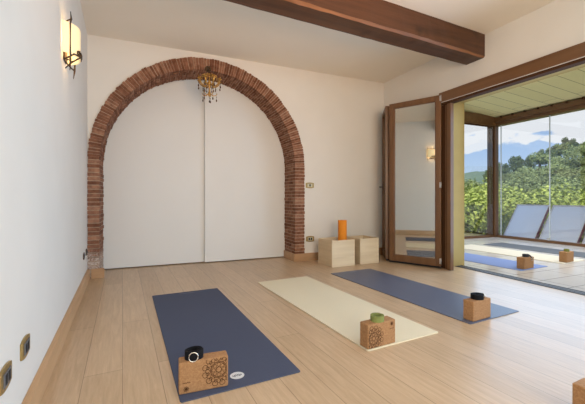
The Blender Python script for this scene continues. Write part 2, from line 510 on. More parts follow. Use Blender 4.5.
# ------------------------------------------------------------------ mesh helpers
class MB:
    """collects shapes into one bmesh and links it as one mesh object"""

    def __init__(self):
        self.bm = bmesh.new()
        self.mi = 0

    def faces(self, vs, fs, mi=None):
        v = [self.bm.verts.new(p) for p in vs]
        for f in fs:
            try:
                ff = self.bm.faces.new([v[i] for i in f])
                ff.material_index = self.mi if mi is None else mi
            except ValueError:
                pass
        return v

    def box(self, x0, y0, z0, x1, y1, z1, M4=None, mi=None, bevel=0.0, seg=2):
        vs = [(x0, y0, z0), (x1, y0, z0), (x1, y1, z0), (x0, y1, z0), (x0, y0, z1), (x1, y0, z1), (x1, y1, z1), (x0, y1, z1)]
        fs = [(0, 3, 2, 1), (4, 5, 6, 7), (0, 1, 5, 4), (1, 2, 6, 5), (2, 3, 7, 6), (3, 0, 4, 7)]
        v = self.faces(vs, fs, mi)
        if bevel:
            es = list({e for q in v for e in q.link_edges})
            r = bmesh.ops.bevel(self.bm, geom=es, offset=bevel, segments=seg, affect='EDGES', profile=0.5)
            v = list({q for f in r['faces'] for q in f.verts} | {q for q in v if q.is_valid})
            if mi is not None or self.mi:
                for f in r['faces']:
                    f.material_index = self.mi if mi is None else mi
        if M4 is not None:
            bmesh.ops.transform(self.bm, matrix=M4, verts=[q for q in v if q.is_valid])
        return v

    def prism(self, pts, z0, z1, M4=None, mi=None):
        """pts: outline in XY, extruded from z0 to z1"""
        n = len(pts)
        vs = [(p[0], p[1], z0) for p in pts] + [(p[0], p[1], z1) for p in pts]
        fs = [tuple(reversed(range(n))), tuple(range(n, 2 * n))] + [(i, (i + 1) % n, n + (i + 1) % n, n + i) for i in range(n)]
        v = self.faces(vs, fs, mi)
        if M4 is not None:
            bmesh.ops.transform(self.bm, matrix=M4, verts=v)
        return v

    def tube(self, pts, r, seg=8, mi=None, closed=False):
        """tube along a polyline; r a number or a list"""
        pts = [Vector(p) for p in pts]
        n = len(pts)
        rings = []
        up = Vector((0, 0, 1))
        for i, p in enumerate(pts):
            if closed:
                tg = pts[(i + 1) % n] - pts[i - 1]
            else:
                tg = pts[min(i + 1, n - 1)] - pts[max(i - 1, 0)]
            tg.normalize()
            a = tg.cross(up)
            if a.length < 1e-3:
                a = tg.cross(Vector((1, 0, 0)))
            a.normalize()
            bb = tg.cross(a)
            rr = r[i] if isinstance(r, (list, tuple)) else r
            rings.append([self.bm.verts.new(p + (a * math.cos(2 * PI * k / seg) + bb * math.sin(2 * PI * k / seg)) * rr) for k in range(seg)])
        m = n if closed else n - 1
        for i in range(m):
            A, B = rings[i], rings[(i + 1) % n]
            for k in range(seg):
                f = self.bm.faces.new((A[k], A[(k + 1) % seg], B[(k + 1) % seg], B[k]))
                f.material_index = self.mi if mi is None else mi
                f.smooth = True
        if not closed:
            for R_ in (rings[0], rings[-1]):
                f = self.bm.faces.new(R_)
                f.material_index = self.mi if mi is None else mi

    def lathe(self, prof, seg=24, M4=None, mi=None, cap=True):
        rings = []
        allv = []
        for (r, z) in prof:
            ring = [self.bm.verts.new((r * math.cos(2 * PI * k / seg), r * math.sin(2 * PI * k / seg), z)) for k in range(seg)]
            rings.append(ring)
            allv += ring
        for i in range(len(rings) - 1):
            for k in range(seg):
                f = self.bm.faces.new((rings[i][k], rings[i][(k + 1) % seg], rings[i + 1][(k + 1) % seg], rings[i + 1][k]))
                f.smooth = True
                f.material_index = self.mi if mi is None else mi
        if cap:
            for R_ in (rings[0], rings[-1]):
                f = self.bm.faces.new(R_)
                f.material_index = self.mi if mi is None else mi
        if M4 is not None:
            bmesh.ops.transform(self.bm, matrix=M4, verts=allv)

    def ball(self, c, r, sub=2, M4=None, mi=None):
        res = bmesh.ops.create_icosphere(self.bm, subdivisions=sub, radius=1.0)
        sx = r if isinstance(r, (tuple, list)) else (r, r, r)
        for v in res['verts']:
            v.co = Vector((v.co.x * sx[0], v.co.y * sx[1], v.co.z * sx[2])) + Vector(c)
            for f in v.link_faces:
                f.smooth = True
                f.material_index = self.mi if mi is None else mi
        if M4 is not None:
            bmesh.ops.transform(self.bm, matrix=M4, verts=res['verts'])

    def ribbon(self, pts, w, z, closed=False, th=0.0006, M4=None):
        """a flat printed line in the XY plane, a hair thick"""
        n = len(pts)
        P = [Vector((p[0], p[1])) for p in pts]
        rows = []
        for i in range(n):
            if closed:
                tg = P[(i + 1) % n] - P[i - 1]
            else:
                tg = P[min(i + 1, n - 1)] - P[max(0, i - 1)]
            if tg.length < 1e-9:
                tg = Vector((1, 0))
            tg.normalize()
            nn = Vector((-tg.y, tg.x)) * (w / 2)
            a, b2 = P[i] + nn, P[i] - nn
            rows.append([self.bm.verts.new((a.x, a.y, z)), self.bm.verts.new((b2.x, b2.y, z)), self.bm.verts.new((b2.x, b2.y, z + th)), self.bm.verts.new((a.x, a.y, z + th))])
        m = n if closed else n - 1
        for i in range(m):
            A, B = rows[i], rows[(i + 1) % n]
            for k in range(4):
                self.bm.faces.new((A[k], A[(k + 1) % 4], B[(k + 1) % 4], B[k])).material_index = self.mi
        if M4 is not None:
            bmesh.ops.transform(self.bm, matrix=M4, verts=[q for r_ in rows for q in r_])

    def build(self, name, mats, parent=None, bevel=0.0, smooth=False, fix=True):
        if fix:
            bmesh.ops.recalc_face_normals(self.bm, faces=self.bm.faces)
        me = bpy.data.meshes.new(name)
        self.bm.to_mesh(me)
        self.bm.free()
        for mm in (mats if isinstance(mats, (list, tuple)) else [mats]):
            me.materials.append(mm)
        if smooth:
            for p in me.polygons:
                p.use_smooth = True
        o = bpy.data.objects.new(name, me)
        COL.objects.link(o)
        if parent is not None:
            o.parent = parent
        if bevel:
            md = o.modifiers.new('bevel', 'BEVEL')
            md.width = bevel
            md.segments = 2
            md.limit_method = 'ANGLE'
        return o


def tag(o, label=None, cat=None, group=None, kind=None):
    if label:
        o['label'] = label
    if cat:
        o['category'] = cat
    if group:
        o['group'] = group
    if kind:
        o['kind'] = kind
    return o


def empty(name, loc, rz=0.0):
    o = bpy.data.objects.new(name, None)
    COL.objects.link(o)
    o.location = loc
    o.rotation_euler = (0, 0, rz)
    o.empty_display_size = 0.1
    return o


def kids(o):
    return [c for c in bpy.data.objects if c.parent is o]


def copy_tree(o, parent=None):
    c = o.copy()
    COL.objects.link(c)
    if parent is not None:
        c.parent = parent
    for ch in kids(o):
        copy_tree(ch, c)
    return c


def inB(o):
    """stand an object modelled in the back wall's frame in the world"""
    o.matrix_world = MB_
    return o


def struct(mb, name, mats, b=False, bevel=0.0):
    o = mb.build(name, mats, bevel=bevel)
    o['kind'] = 'structure'
    if b:
        inB(o)
    return o


H = 2.87
XL = -0.368                        # left wall
SR = 0.08                          # right wall (in the back wall's frame)
NICHE = 0.40
AC, AZ, RI, RO = -2.805, 1.40, 1.25, 1.405      # brick arch: centre, springing height, radii

# ------------------------------------------------------------------ room shell
mb = MB()
mb.prism([(-4.9, -7.6), (0.34, -7.6), (0.34, -1.0), (0.34, 0.55), (-4.9, 0.55)], -0.12, 0.0)
fl = struct(mb, 'floor', M['oak'], b=False)
fl.data.transform(MB_)             # boards run along the left wall
mb = MB()
mb.prism([(-4.9, -7.6), (0.52, -7.6), (0.52, 1.0), (-4.9, 1.0)], H, H + 0.4)
struct(mb, 'ceiling', M['ceiling'], b=True)

mb = MB()
mb.box(XL - 0.3, -3.3, -0.1, XL, 5.6, H + 0.2)
struct(mb, 'wall_left', M['plaster'])

mb = MB()
ring = [(-4.45, 0), (-4.45, H + .1), (0.2, H + .1), (0.2, 0), (AC + RI + 0.06, 0)]
rr_ = RI + 0.06
n = 48
for i in range(n + 1):
    t_ = PI * i / n
    ring.append((AC + rr_ * math.cos(t_), AZ + rr_ * math.sin(t_)))
ring.append((AC - rr_, 0))
mb.prism(ring, 0, NICHE, Matrix(((1, 0, 0, 0), (0, 0, 1, 0), (0, 1, 0, 0), (0, 0, 0, 1))))
struct(mb, 'wall_back', M['plaster'], b=True)
mb = MB()
mb.box(-4.9, 0.56, -0.1, 0.2, 0.62, H + .1)  # unseen panel added behind the doors to stop sky light leaking in
struct(mb, 'niche_light_stop', M['plaster'], b=True)

# right wall with its wide opening; the outer skin is yellow
OD0, OD1, OZ = -1.17, -6.6, 2.30
mb = MB()
opening = [(-7.5, 0), (-7.5, H + .1), (0.1, H + .1), (0.1, 0), (OD0, 0), (OD0, OZ), (OD1, OZ), (OD1, 0)]
Rm = Matrix(((0, 0, 1, 0), (1, 0, 0, 0), (0, 1, 0, 0), (0, 0, 0, 1)))     # (a,b,c) -> (s=c, d=a, z=b)
mb.prism(opening, SR, 0.115, Rm)
struct(mb, 'wall_right', M['plaster'], b=True)
mb = MB()
opening2 = [(-7.5, -0.1), (-7.5, 3.3), (1.0, 3.3), (1.0, -0.1), (-1.2, -0.1), (-1.2, 2.28), (OD1, 2.28), (OD1, -0.1)]
mb.prism(opening2, 0.115, 0.52, Rm)
struct(mb, 'wall_right_outer', M['yellow'], b=True)
mb = MB()
mb.box(-4.9, -7.7, -0.1, 0.3, -7.5, H + .1)
struct(mb, 'wall_rear', M['plaster'], b=True)

# skirting boards
mb = MB()
mb.box(XL, -3.0, 0, XL + 0.030, 4.585, 0.118)
struct(mb, 'baseboard_left', M['oak_trim'], bevel=0.003)
mb = MB()
mb.box(AC - RO + 0.04, -0.035, 0, AC - RI + 0.02, -0.018, 0.115)
mb.box(AC + RI - 0.018, -0.035, 0, AC + RI, NICHE - 0.01, 0.115)
mb.box(AC + RI, -0.035, 0, AC + RO, -0.018, 0.115)
mb.box(AC + RO, -0.035, 0, SR, 0.0, 0.115)
struct(mb, 'baseboard_back', M['oak_trim_x'], b=True, bevel=0.003)


def r_in(t_):
    """inner radius: the left foot of the arch is a little slimmer"""
    return RI + 0.032 * min(1, max(0, (t_ / PI - 0.62) / 0.38))


# brick arch, every brick a little block in a bed of mortar
def arch_shell(mbx, ri, ro, d0, d1, mi):
    seg = 64
    pts_o = [(AC + ro, 0)] + [(AC + ro * math.cos(PI * i / seg), AZ + ro * math.sin(PI * i / seg)) for i in range(seg + 1)] + [(AC - ro, 0)]
    rf = lambda i: ri - RI + r_in(PI * i / seg)
    pts_i = [(AC + ri, 0)] + [(AC + rf(i) * math.cos(PI * i / seg), AZ + rf(i) * math.sin(PI * i / seg)) for i in range(seg + 1)] + [(AC - rf(seg), 0)]
    k = len(pts_o)
    vs = [(p[0], d0, p[1]) for p in pts_o] + [(p[0], d0, p[1]) for p in pts_i] + [(p[0], d1, p[1]) for p in pts_o] + [(p[0], d1, p[1]) for p in pts_i]
    fs = []
    for i in range(k - 1):
        fs += [(i, i + 1, k + i + 1, k + i), (2 * k + i, 3 * k + i, 3 * k + i + 1, 2 * k + i + 1), (i, 2 * k + i, 2 * k + i + 1, i + 1), (k + i, k + i + 1, 3 * k + i + 1, 3 * k + i)]
    mbx.faces(vs, fs, mi)


mb = MB()
arch_shell(mb, RI + 0.006, RO - 0.004, -0.010, NICHE - 0.002, 1)
rnd = random.Random(3)
nv = 124
for i in range(nv):
    t0 = PI * i / nv + 0.0024
    t1 = PI * (i + 1) / nv - 0.0024
    cuts = [0.0, 0.13, 0.27, NICHE] if i % 2 == 0 else [0.0, 0.065, 0.20, 0.335, NICHE]
    for j in range(len(cuts) - 1):
        d0, d1 = cuts[j] + (0.006 if j else -0.018), cuts[j + 1] - 0.006
        ri = r_in(t0) + rnd.uniform(-0.006, 0.004)
        ro = RO + rnd.uniform(-0.006, 0.006)
        dd = rnd.uniform(-0.005, 0.003) if j == 0 else 0
        jt = rnd.uniform(-0.0022, 0.0022)
        q = []
        for (t_, r_) in ((t0 + jt, ri), (t1 + jt, ri), (t1 + jt, ro), (t0 + jt, ro)):
            q.append((AC + r_ * math.cos(t_), AZ + r_ * math.sin(t_)))
        vs = [(p[0], d0 + dd, p[1]) for p in q] + [(p[0], d1, p[1]) for p in q]
        mb.faces(vs, [(0, 1, 2, 3), (7, 6, 5, 4), (0, 4, 5, 1), (1, 5, 6, 2), (2, 6, 7, 3), (3, 7, 4, 0)], 0)
nc = 28
ch = AZ / nc
for side in (-1, 1):
    s0, s1 = (AC - RO, AC - r_in(PI)) if side < 0 else (AC + RI, AC + RO)
    for i in range(nc):
        z0, z1 = i * ch + 0.0055, (i + 1) * ch - 0.0055
        cuts = [0.0, 0.13, 0.27, NICHE] if i % 2 == 0 else [0.0, 0.065, 0.20, 0.335, NICHE]
        for j in range(len(cuts) - 1):
            d0, d1 = cuts[j] + (0.006 if j else -0.018 + rnd.uniform(-0.005, 0.003)), cuts[j + 1] - 0.006
            a_, b_ = s0 + rnd.uniform(-0.005, 0.005), s1 + rnd.uniform(-0.005, 0.005)
            mb.box(a_, d0, z0, b_, d1, z1, mi=0)
struct(mb, 'trim_1', [M['brick'], M['mortar']], b=True)

# the two sliding panels behind the arch
mb = MB()
mb.box(-4.3, 0.452, 0.012, -2.74, 0.488, 2.78, bevel=0.003)
o = struct(mb, 'door_1', M['door'], b=True)
mb = MB()
mb.box(-2.80, 0.405, 0.012, -1.3, 0.441, 2.78, bevel=0.003)
o = struct(mb, 'door_2', M['door'], b=True)

# ------------------------------------------------------------------ frame of the wide opening
mb = MB()
mb.box(SR - 0.045, OD1 - 0.1, 2.226, SR + 0.02, -1.205, 2.352)                   # lintel board on the wall
mb.box(SR - 0.035, OD1, 2.188, SR + 0.06, -1.24, 2.218, mi=1)                       # lower track casing
mb.box(SR - 0.037, OD1, 2.218, SR + 0.05, -1.24, 2.226, mi=2)                     # white running rail
mb.box(SR - 0.02, -1.375, 0.0, SR + 0.035, -1.315, 2.19, mi=3)                        # jamb
mb.box(SR - 0.005, -1.315, 0.0, SR + 0.03, -1.292, 2.19, mi=1)
mb.box(SR + 0.002, -1.292, 0.0, SR + 0.035, -1.268, 2.19, mi=3)
mb.box(SR + 0.006, -1.268, 0.0, SR + 0.034, -1.172, 2.19, mi=1)
struct(mb, 'trim_2', [M['brown_h'], M['darkbrown'], M['white_metal'], M['brown']], b=True, bevel=0.002)
mb = MB()
for s0, s1, zt, k in ((0.34, 0.365, 0.004, 0), (0.365, 0.382, 0.005, 1), (0.382, 0.405, 0.006, 0), (0.405, 0.43, 0.006, 1), (0.43, 0.47, 0.007, 0)):
    mb.box(s0, OD1, -0.05, s1, -1.2, zt, mi=k)
struct(mb, 'trim_3', [M['rubber'], M['track_grey']], b=True)


# ------------------------------------------------------------------ folding door: two glazed leaves, folded into the corner
def leaf(root, p0, p1, z0, z1, label, handle_at=None):
    """p0, p1 in the back wall's frame"""
    v = Vector((p1[0] - p0[0], p1[1] - p0[1], 0))
    W = v.length
    lf = MB()
    fw, th = 0.068, 0.055
    lf.box(0, -th / 2, z0, fw, th / 2, z1)
    lf.box(W - fw, -th / 2, z0, W, th / 2, z1)
    lf.box(fw, -th / 2, z0, W - fw, th / 2, z0 + 0.085)
    lf.box(fw, -th / 2, z1 - fw, W - fw, th / 2, z1)
    lo = lf.build('leaf', M['brown'], root, bevel=0.004)
    lo.location = (p0[0], p0[1], 0)
    lo.rotation_euler = (0, 0, math.atan2(v.y, v.x))
    if label:
        lo['label'] = label
    g = MB()
    g.box(fw - 0.002, -0.004, z0 + 0.083, W - fw + 0.002, 0.004, z1 - fw + 0.002)
    g.build('glass_pane', M['door_pane'], lo)
    b_ = MB()
    for (x0, x1, za, zb) in ((fw, fw + 0.010, z0 + .085, z1 - fw), (W - fw - 0.010, W - fw, z0 + .085, z1 - fw)):
        b_.box(x0, -0.016, za, x1, -0.004, zb)
        b_.box(x0, 0.004, za, x1, 0.016, zb)
    b_.box(fw, -0.016, z0 + .085, W - fw, -0.004, z0 + .095)
    b_.box(fw, -0.016, z1 - fw - .010, W - fw, -0.004, z1 - fw)
    b_.build('glazing_bead', M['brown'], lo)
    k = MB()
    k.box(0.0, -th / 2 - 0.002, z0 - 0.02, W, th / 2 - 0.01, z0)
    k.build('bottom_seal', M['rubber'], lo)
    return lo, W


fd = empty('folding_door', toW(0, 0, 0), A0)
tag(fd, 'brown folding glass door swung open into the room corner, left of the wide terrace opening', 'door')
lfA, WA = leaf(fd, (-0.265, -0.575), (0.06, -1.225), 0.028, 2.325, None)
lfB, WB = leaf(fd, (-0.262, -0.512), (0.03, -0.060), 0.028, 2.325, None)
for z_ in (0.10, 1.12, 2.28):
    mb = MB()
    mb.lathe([(0.007, -0.04), (0.007, 0.04)], 12, Matrix.Translation((WA + 0.004, -0.030, z_)))
    mb.box(WA - 0.016, -0.0305, z_ - 0.035, WA + 0.002, -0.026, z_ + 0.035)
    mb.build('hinge', M['alu'], lfA)
mb = MB()
mb.box(0.40, 0.0275, 1.00, 0.43, 0.035, 1.17)
mb.tube([(0.415, 0.03, 1.12), (0.415, 0.075, 1.12), (0.33, 0.080, 1.12)], 0.008)
mb.build('door_handle', M['iron'], lfB)

# ------------------------------------------------------------------ veranda
VS, VD = 4.15, 0.95
mb = MB()
mb.box(0.47, -7.0, -0.12, 4.4, 1.15, 0.0)
vf = struct(mb, 'floor_terrace', M['tiles'], b=True)
mb = MB()
mb.faces([(0.5, -7.0, 3.12), (4.35, -7.0, 2.845), (4.35, 1.2, 2.845), (0.5, 1.2, 3.12), (0.5, -7.0, 3.22), (4.35, -7.0, 2.945), (4.35, 1.2, 2.945), (0.5, 1.2, 3.22)],
         [(0, 1, 2, 3), (7, 6, 5, 4), (0, 4, 5, 1), (1, 5, 6, 2), (2, 6, 7, 3), (3, 7, 4, 0)])
struct(mb, 'ceiling_veranda', M['veranda_boards'], b=True)


def sloped_beam(mbx, s0, s1, d0, z0a, z1a, d1, z0b, z1b, mi=None):
    mbx.faces([(s0, d0, z0a), (s1, d0, z0a), (s1, d0, z1a), (s0, d0, z1a), (s0, d1, z0b), (s1, d1, z0b), (s1, d1, z1b), (s0, d1, z1b)],
              [(0, 1, 2, 3), (7, 6, 5, 4), (0, 4, 5, 1), (1, 5, 6, 2), (2, 6, 7, 3), (3, 7, 4, 0)], mi)


mb = MB()
sloped_beam(mb, VS - 0.05, VS + 0.12, 1.05, 2.66, 2.83, -4.0, 2.66, 2.83)
sloped_beam(mb, VS - 0.11, VS - 0.05, 1.05, 2.735, 2.84, -4.0, 2.735, 2.84)
for i in range(12):                                                            # bracket tips along the eaves beam
    d_ = 0.72 - i * 0.27
    mb.box(VS - 0.15, d_ - 0.012, 2.815, VS - 0.10, d_ + 0.012, 2.85, mi=1)
struct(mb, 'trim_4', [M['brown_h'], M['darkbrown']], b=True)
mb = MB()
mb.box(0.52, VD - 0.05, 2.66, VS + 0.06, VD + 0.10, 2.90)
mb.box(0.52, VD - 0.02, 2.64, VS + 0.06, VD + 0.05, 2.66, mi=1)
struct(mb, 'trim_5', [M['brown_h'], M['darkbrown']], b=True)
mb = MB()
mb.box(VS - 0.06, VD - 0.04, 0, VS + 0.06, VD + 0.10, 2.80)
mb.box(VS - 0.10, VD + 0.0, 0, VS - 0.06, VD + 0.14, 2.70, mi=1)
struct(mb, 'trim_6', [M['brown'], M['darkbrown']], b=True, bevel=0.004)
mb = MB()
mb.box(VS - 0.03, -4.2, 0, VS + 0.06, VD - 0.06, 0.055)
mb.box(0.52, VD - 0.03, 0, VS - 0.1, VD + 0.05, 0.055)
struct(mb, 'trim_7', M['brown_h'], b=True, bevel=0.003)


def window(nm, s0, d0, s1, d1, zt, edges):
    mbx = MB()
    th = 0.006
    if abs(s1 - s0) < abs(d1 - d0):
        mbx.box(s0 - th, min(d0, d1), 0.05, s0 + th, max(d0, d1), zt)
    else:
        mbx.box(min(s0, s1), d0 - th, 0.05, max(s0, s1), d0 + th, zt)
    o_ = struct(mbx, nm, M['pane'], b=True)
    for (s_, d_) in edges:
        e_ = MB()
        e_.box(s_ - 0.009, d_ - 0.008, 0.05, s_ + 0.009, d_ + 0.008, zt)
        e_.build('glass_edge_strip', M['pane_edge'], o_)
    return o_


window('window_1', 0.55, VD, VS - 0.1, VD, 2.65, [])
window('window_2', VS, 0.885, VS, 0.815, 2.67, [(VS, 0.806)])
w3 = window('window_3', VS, 0.796, VS, -0.244, 2.67, [(VS, -0.25)])
window('window_4', VS, -0.256, VS, -1.31, 2.67, [(VS, -1.318)])
window('window_5', VS, -1.326, VS, -2.4, 2.67, [(VS, -2.408)])
window('window_6', VS, -2.416, VS, -3.9, 2.67, [])
mb = MB()
mb.box(VS - 0.05, -0.27, 0.055, VS - 0.012, -0.22, 0.10)
mb.build('floor_latch', M['ring'], w3)

# ------------------------------------------------------------------ terrain beyond
def ground_z(s, d):
    z = -0.25
    if s > 7:
        z += -0.10 * min(s - 7, 8)
    if s > 48:
        t_ = min(1, (s - 48) / 46.0)
        q = (d + 4.6) / (s + 3.57)                     # the near hill falls away to the left
        ridge = 3.0 + 8.2 * min(1, max(0, (0.86 - q) / 0.34)) + 1.4 * noise.noise(Vector((d * 0.05, 3.1, 0)))
        z += ridge * (t_ * t_ * (3 - 2 * t_))
    if s > 106:
        z -= (s - 106) * 0.12
    z += 0.5 * noise.noise(Vector((s * 0.13, d * 0.13, 0))) * min(1, max(0, (s - 8) / 10))
    return z


mb = MB()
ss = [4.4, 5, 6, 7, 8, 9.5, 11, 13, 15, 18, 21, 25, 30, 36, 42, 48, 54, 60, 66, 72, 78, 84, 90, 96, 102, 108, 120, 150]
ds = [-70 + 5 * i for i in range(45)]
grid = [[mb.bm.verts.new((s_, d_ if s_ > 30 else d_ * (0.25 + 0.75 * s_ / 30), ground_z(s_, d_))) for d_ in ds] for s_ in ss]
for i in range(len(ss) - 1):
    for j in range(len(ds) - 1):
        f = mb.bm.faces.new((grid[i][j], grid[i + 1][j], grid[i + 1][j + 1], grid[i][j + 1]))
        f.material_index = 0 if ss[i] < 15 else 1
        f.smooth = True
struct(mb, 'hillside', [M['grass'], M['forest_floor']], b=True)
mb = MB()
mb.box(4.3, -8, -0.6, 4.5, 4, -0.02)
struct(mb, 'terrace_edge', M['yellow'], b=True)
# the farther hill, left of the near one
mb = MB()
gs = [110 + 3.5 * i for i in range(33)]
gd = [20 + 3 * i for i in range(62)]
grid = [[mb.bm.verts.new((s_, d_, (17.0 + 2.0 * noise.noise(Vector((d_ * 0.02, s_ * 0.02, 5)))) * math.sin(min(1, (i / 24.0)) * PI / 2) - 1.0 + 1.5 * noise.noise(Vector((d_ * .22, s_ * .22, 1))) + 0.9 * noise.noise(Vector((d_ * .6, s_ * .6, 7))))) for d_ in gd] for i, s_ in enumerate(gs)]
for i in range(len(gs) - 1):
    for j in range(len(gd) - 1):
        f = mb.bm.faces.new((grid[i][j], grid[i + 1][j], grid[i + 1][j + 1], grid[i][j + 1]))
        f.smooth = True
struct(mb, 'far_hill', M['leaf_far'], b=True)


# ------------------------------------------------------------------ trees
def crown_mesh(clumps, per, leaf, seed, squash=1.0):
    mbx = MB()
    r = random.Random(seed)
    for (c, rad) in clumps:
        for _ in range(per):
            u = r.uniform(-1, 1)
            a = r.uniform(0, 2 * PI)
            k = rad * (0.55 + 0.45 * r.random() ** 0.5)
            q = math.sqrt(1 - u * u)
            nrm = Vector((q * math.cos(a), q * math.sin(a), u * squash))
            p = Vector(c) + nrm * k
            nn = (nrm + Vector((r.uniform(-.7, .7), r.uniform(-.7, .7), r.uniform(-.3, .9)))).normalized()
            t1 = nn.orthogonal().normalized()
            t2 = nn.cross(t1)
            ang = r.uniform(0, PI)
            e1 = t1 * math.cos(ang) + t2 * math.sin(ang)
            e2 = nn.cross(e1)
            l1, l2 = leaf * r.uniform(.7, 1.3), leaf * r.uniform(.4, .8)
            mbx.faces([p - e1 * l1, p - e2 * l2 + nn * l2 * .3, p + e1 * l1, p + e2 * l2 + nn * l2 * .3], [(0, 1, 2, 3)])
    return mbx


def tree(kind, seed):
    r = random.Random(seed)
    if kind == 'oak':
        root = empty('broadleaf_tree', (0, 0, 0))
        cl = [((0, 0, 3.1), 1.35)]
        for i in range(7):
            a = 2 * PI * i / 7 + r.random()
            cl.append(((1.15 * math.cos(a), 1.15 * math.sin(a), 2.2 + r.random() * 1.2), 0.85 + .3 * r.random()))
        cm = crown_mesh(cl, 130, 0.19, seed)
        mat_ = M['leaf_oak']
        h_ = 2.4
    elif kind == 'pine':
        root = empty('pine_tree', (0, 0, 0))
        cl = []
        for i in range(13):
            a = 2 * PI * i / 5 + r.random()
            hh = i / 12
            q = r.uniform(0.25, 1.0) * (1.25 - 0.75 * hh)
            cl.append(((q * math.cos(a), q * math.sin(a), 2.5 + 3.0 * hh + r.uniform(-.2, .2)), 0.78 - .25 * hh + .2 * r.random()))
        cm = crown_mesh(cl, 85, 0.17, seed, 0.8)
        mat_ = M['leaf_pine']
        h_ = 4.6
    else:
        root = empty('leafy_shrub', (0, 0, 0))
        cl = [((0, 0, 0.55), 0.5)]
        for i in range(5):
            a = 2 * PI * i / 5 + r.random()
            cl.append(((.42 * math.cos(a), .42 * math.sin(a), .35 + r.random() * .5), .34 + .1 * r.random()))
        cm = crown_mesh(cl, 170, 0.045, seed)
        mat_ = M['leaf_bush']
        h_ = .5
    cm.build('crown', mat_, root, fix=False)
    tb = MB()
    k = {'oak': .16, 'pine': .13, 'shrub': .03}[kind]
    tb.tube([(0, 0, -0.4), (0.04, 0, h_ * .5), (0, .05, h_)], [k * 1.3, k, k * .7], 7)
    for i in range(4):
        a = i * PI / 2 + r.random()
        q = {'oak': .8, 'pine': .9, 'shrub': .3}[kind]
        tb.tube([(0, .02, h_ * .75), (q * .5 * math.cos(a), q * .5 * math.sin(a), h_ * .95), (q * math.cos(a), q * math.sin(a), h_ * 1.12)], [k * .6, k * .45, k * .25], 6)
    tb.build('trunk', M['bark'], root)
    return root


LB = {'oak': ('rounded green broadleaf tree in the wood on the hillside beyond the terrace glass', 'tree', 'broadleaf trees on the hillside'),
      'pine': ('taller pine standing on the hill ridge against the sky', 'tree', 'pines on the ridge'),
      'shrub': ('yellow-green leafy shrub behind the solar panels', 'shrub', 'shrubs below the terrace')}
protos = {'oak': [tree('oak', 11), tree('oak', 12), tree('oak', 13)], 'pine': [tree('pine', 21), tree('pine', 22)], 'shrub': [tree('shrub', 31), tree('shrub', 32)]}
used = set()


def plant(kind, s, d, scale, rz, zs=1.0, i=0, dz=0.0):
    p = protos[kind][i % len(protos[kind])]
    if p.name not in used:
        used.add(p.name)
        o_ = p
    else:
        o_ = copy_tree(p)
    o_.location = toW(s, d, ground_z(s, d) + dz)
    o_.rotation_euler = (0, 0, rz)
    o_.scale = (scale, scale, scale * zs)
    tag(o_, *LB[kind])
    return o_


def sd_from_u(u, zc):
    """a spot on the ground seen at column u of the view, at depth zc"""
    a = (u - 292.5) / F
    S_, C_ = math.sin(0.4664), math.cos(0.4664)
    wx, wy = zc * (S_ + a * C_), zc * (C_ - a * S_)
    p = MB_.inverted() @ Vector((wx, wy, 0))
    return p.x, p.y


rt = random.Random(5)
cnt = 0
rows = [(40, 15, 0.8), (47, 18, 0.8), (54, 20, 0.85), (60, 22, 0.85), (66, 24, 0.9), (72, 26, 0.9), (78, 26, 0.9)]
for (zc, nn, k) in rows:
    for i in range(nn):
        u = 435 + (250.0 * (i + rt.uniform(.1, .9)) / nn)
        s_, d_ = sd_from_u(u, zc * rt.uniform(.96, 1.04))
        plant('oak', s_, d_, k * rt.uniform(.75, 1.2), rt.uniform(0, 6.28), rt.uniform(.85, 1.1), cnt)
        cnt += 1
for i in range(40):
    u = 486 + 194 * (i + rt.uniform(.1, .9)) / 40
    s_, d_ = sd_from_u(u, 84 * rt.uniform(.97, 1.03))
    plant('pine', s_, d_, rt.uniform(.65, 1.0), rt.uniform(0, 6.28), rt.uniform(.9, 1.1), i)
for (zc, nn, k) in ((10.8, 13, 1.15), (12, 14, 1.35), (14.5, 14, 1.7), (17.5, 14, 2.1)):
    for i in range(nn):
        u = 445 + 200 * (i + rt.uniform(.1, .9)) / nn
        s_, d_ = sd_from_u(u, zc * rt.uniform(.96, 1.04))
        plant('shrub', s_, d_, k * rt.uniform(.85, 1.2), rt.uniform(0, 6.28), rt.uniform(.85, 1.1), i)

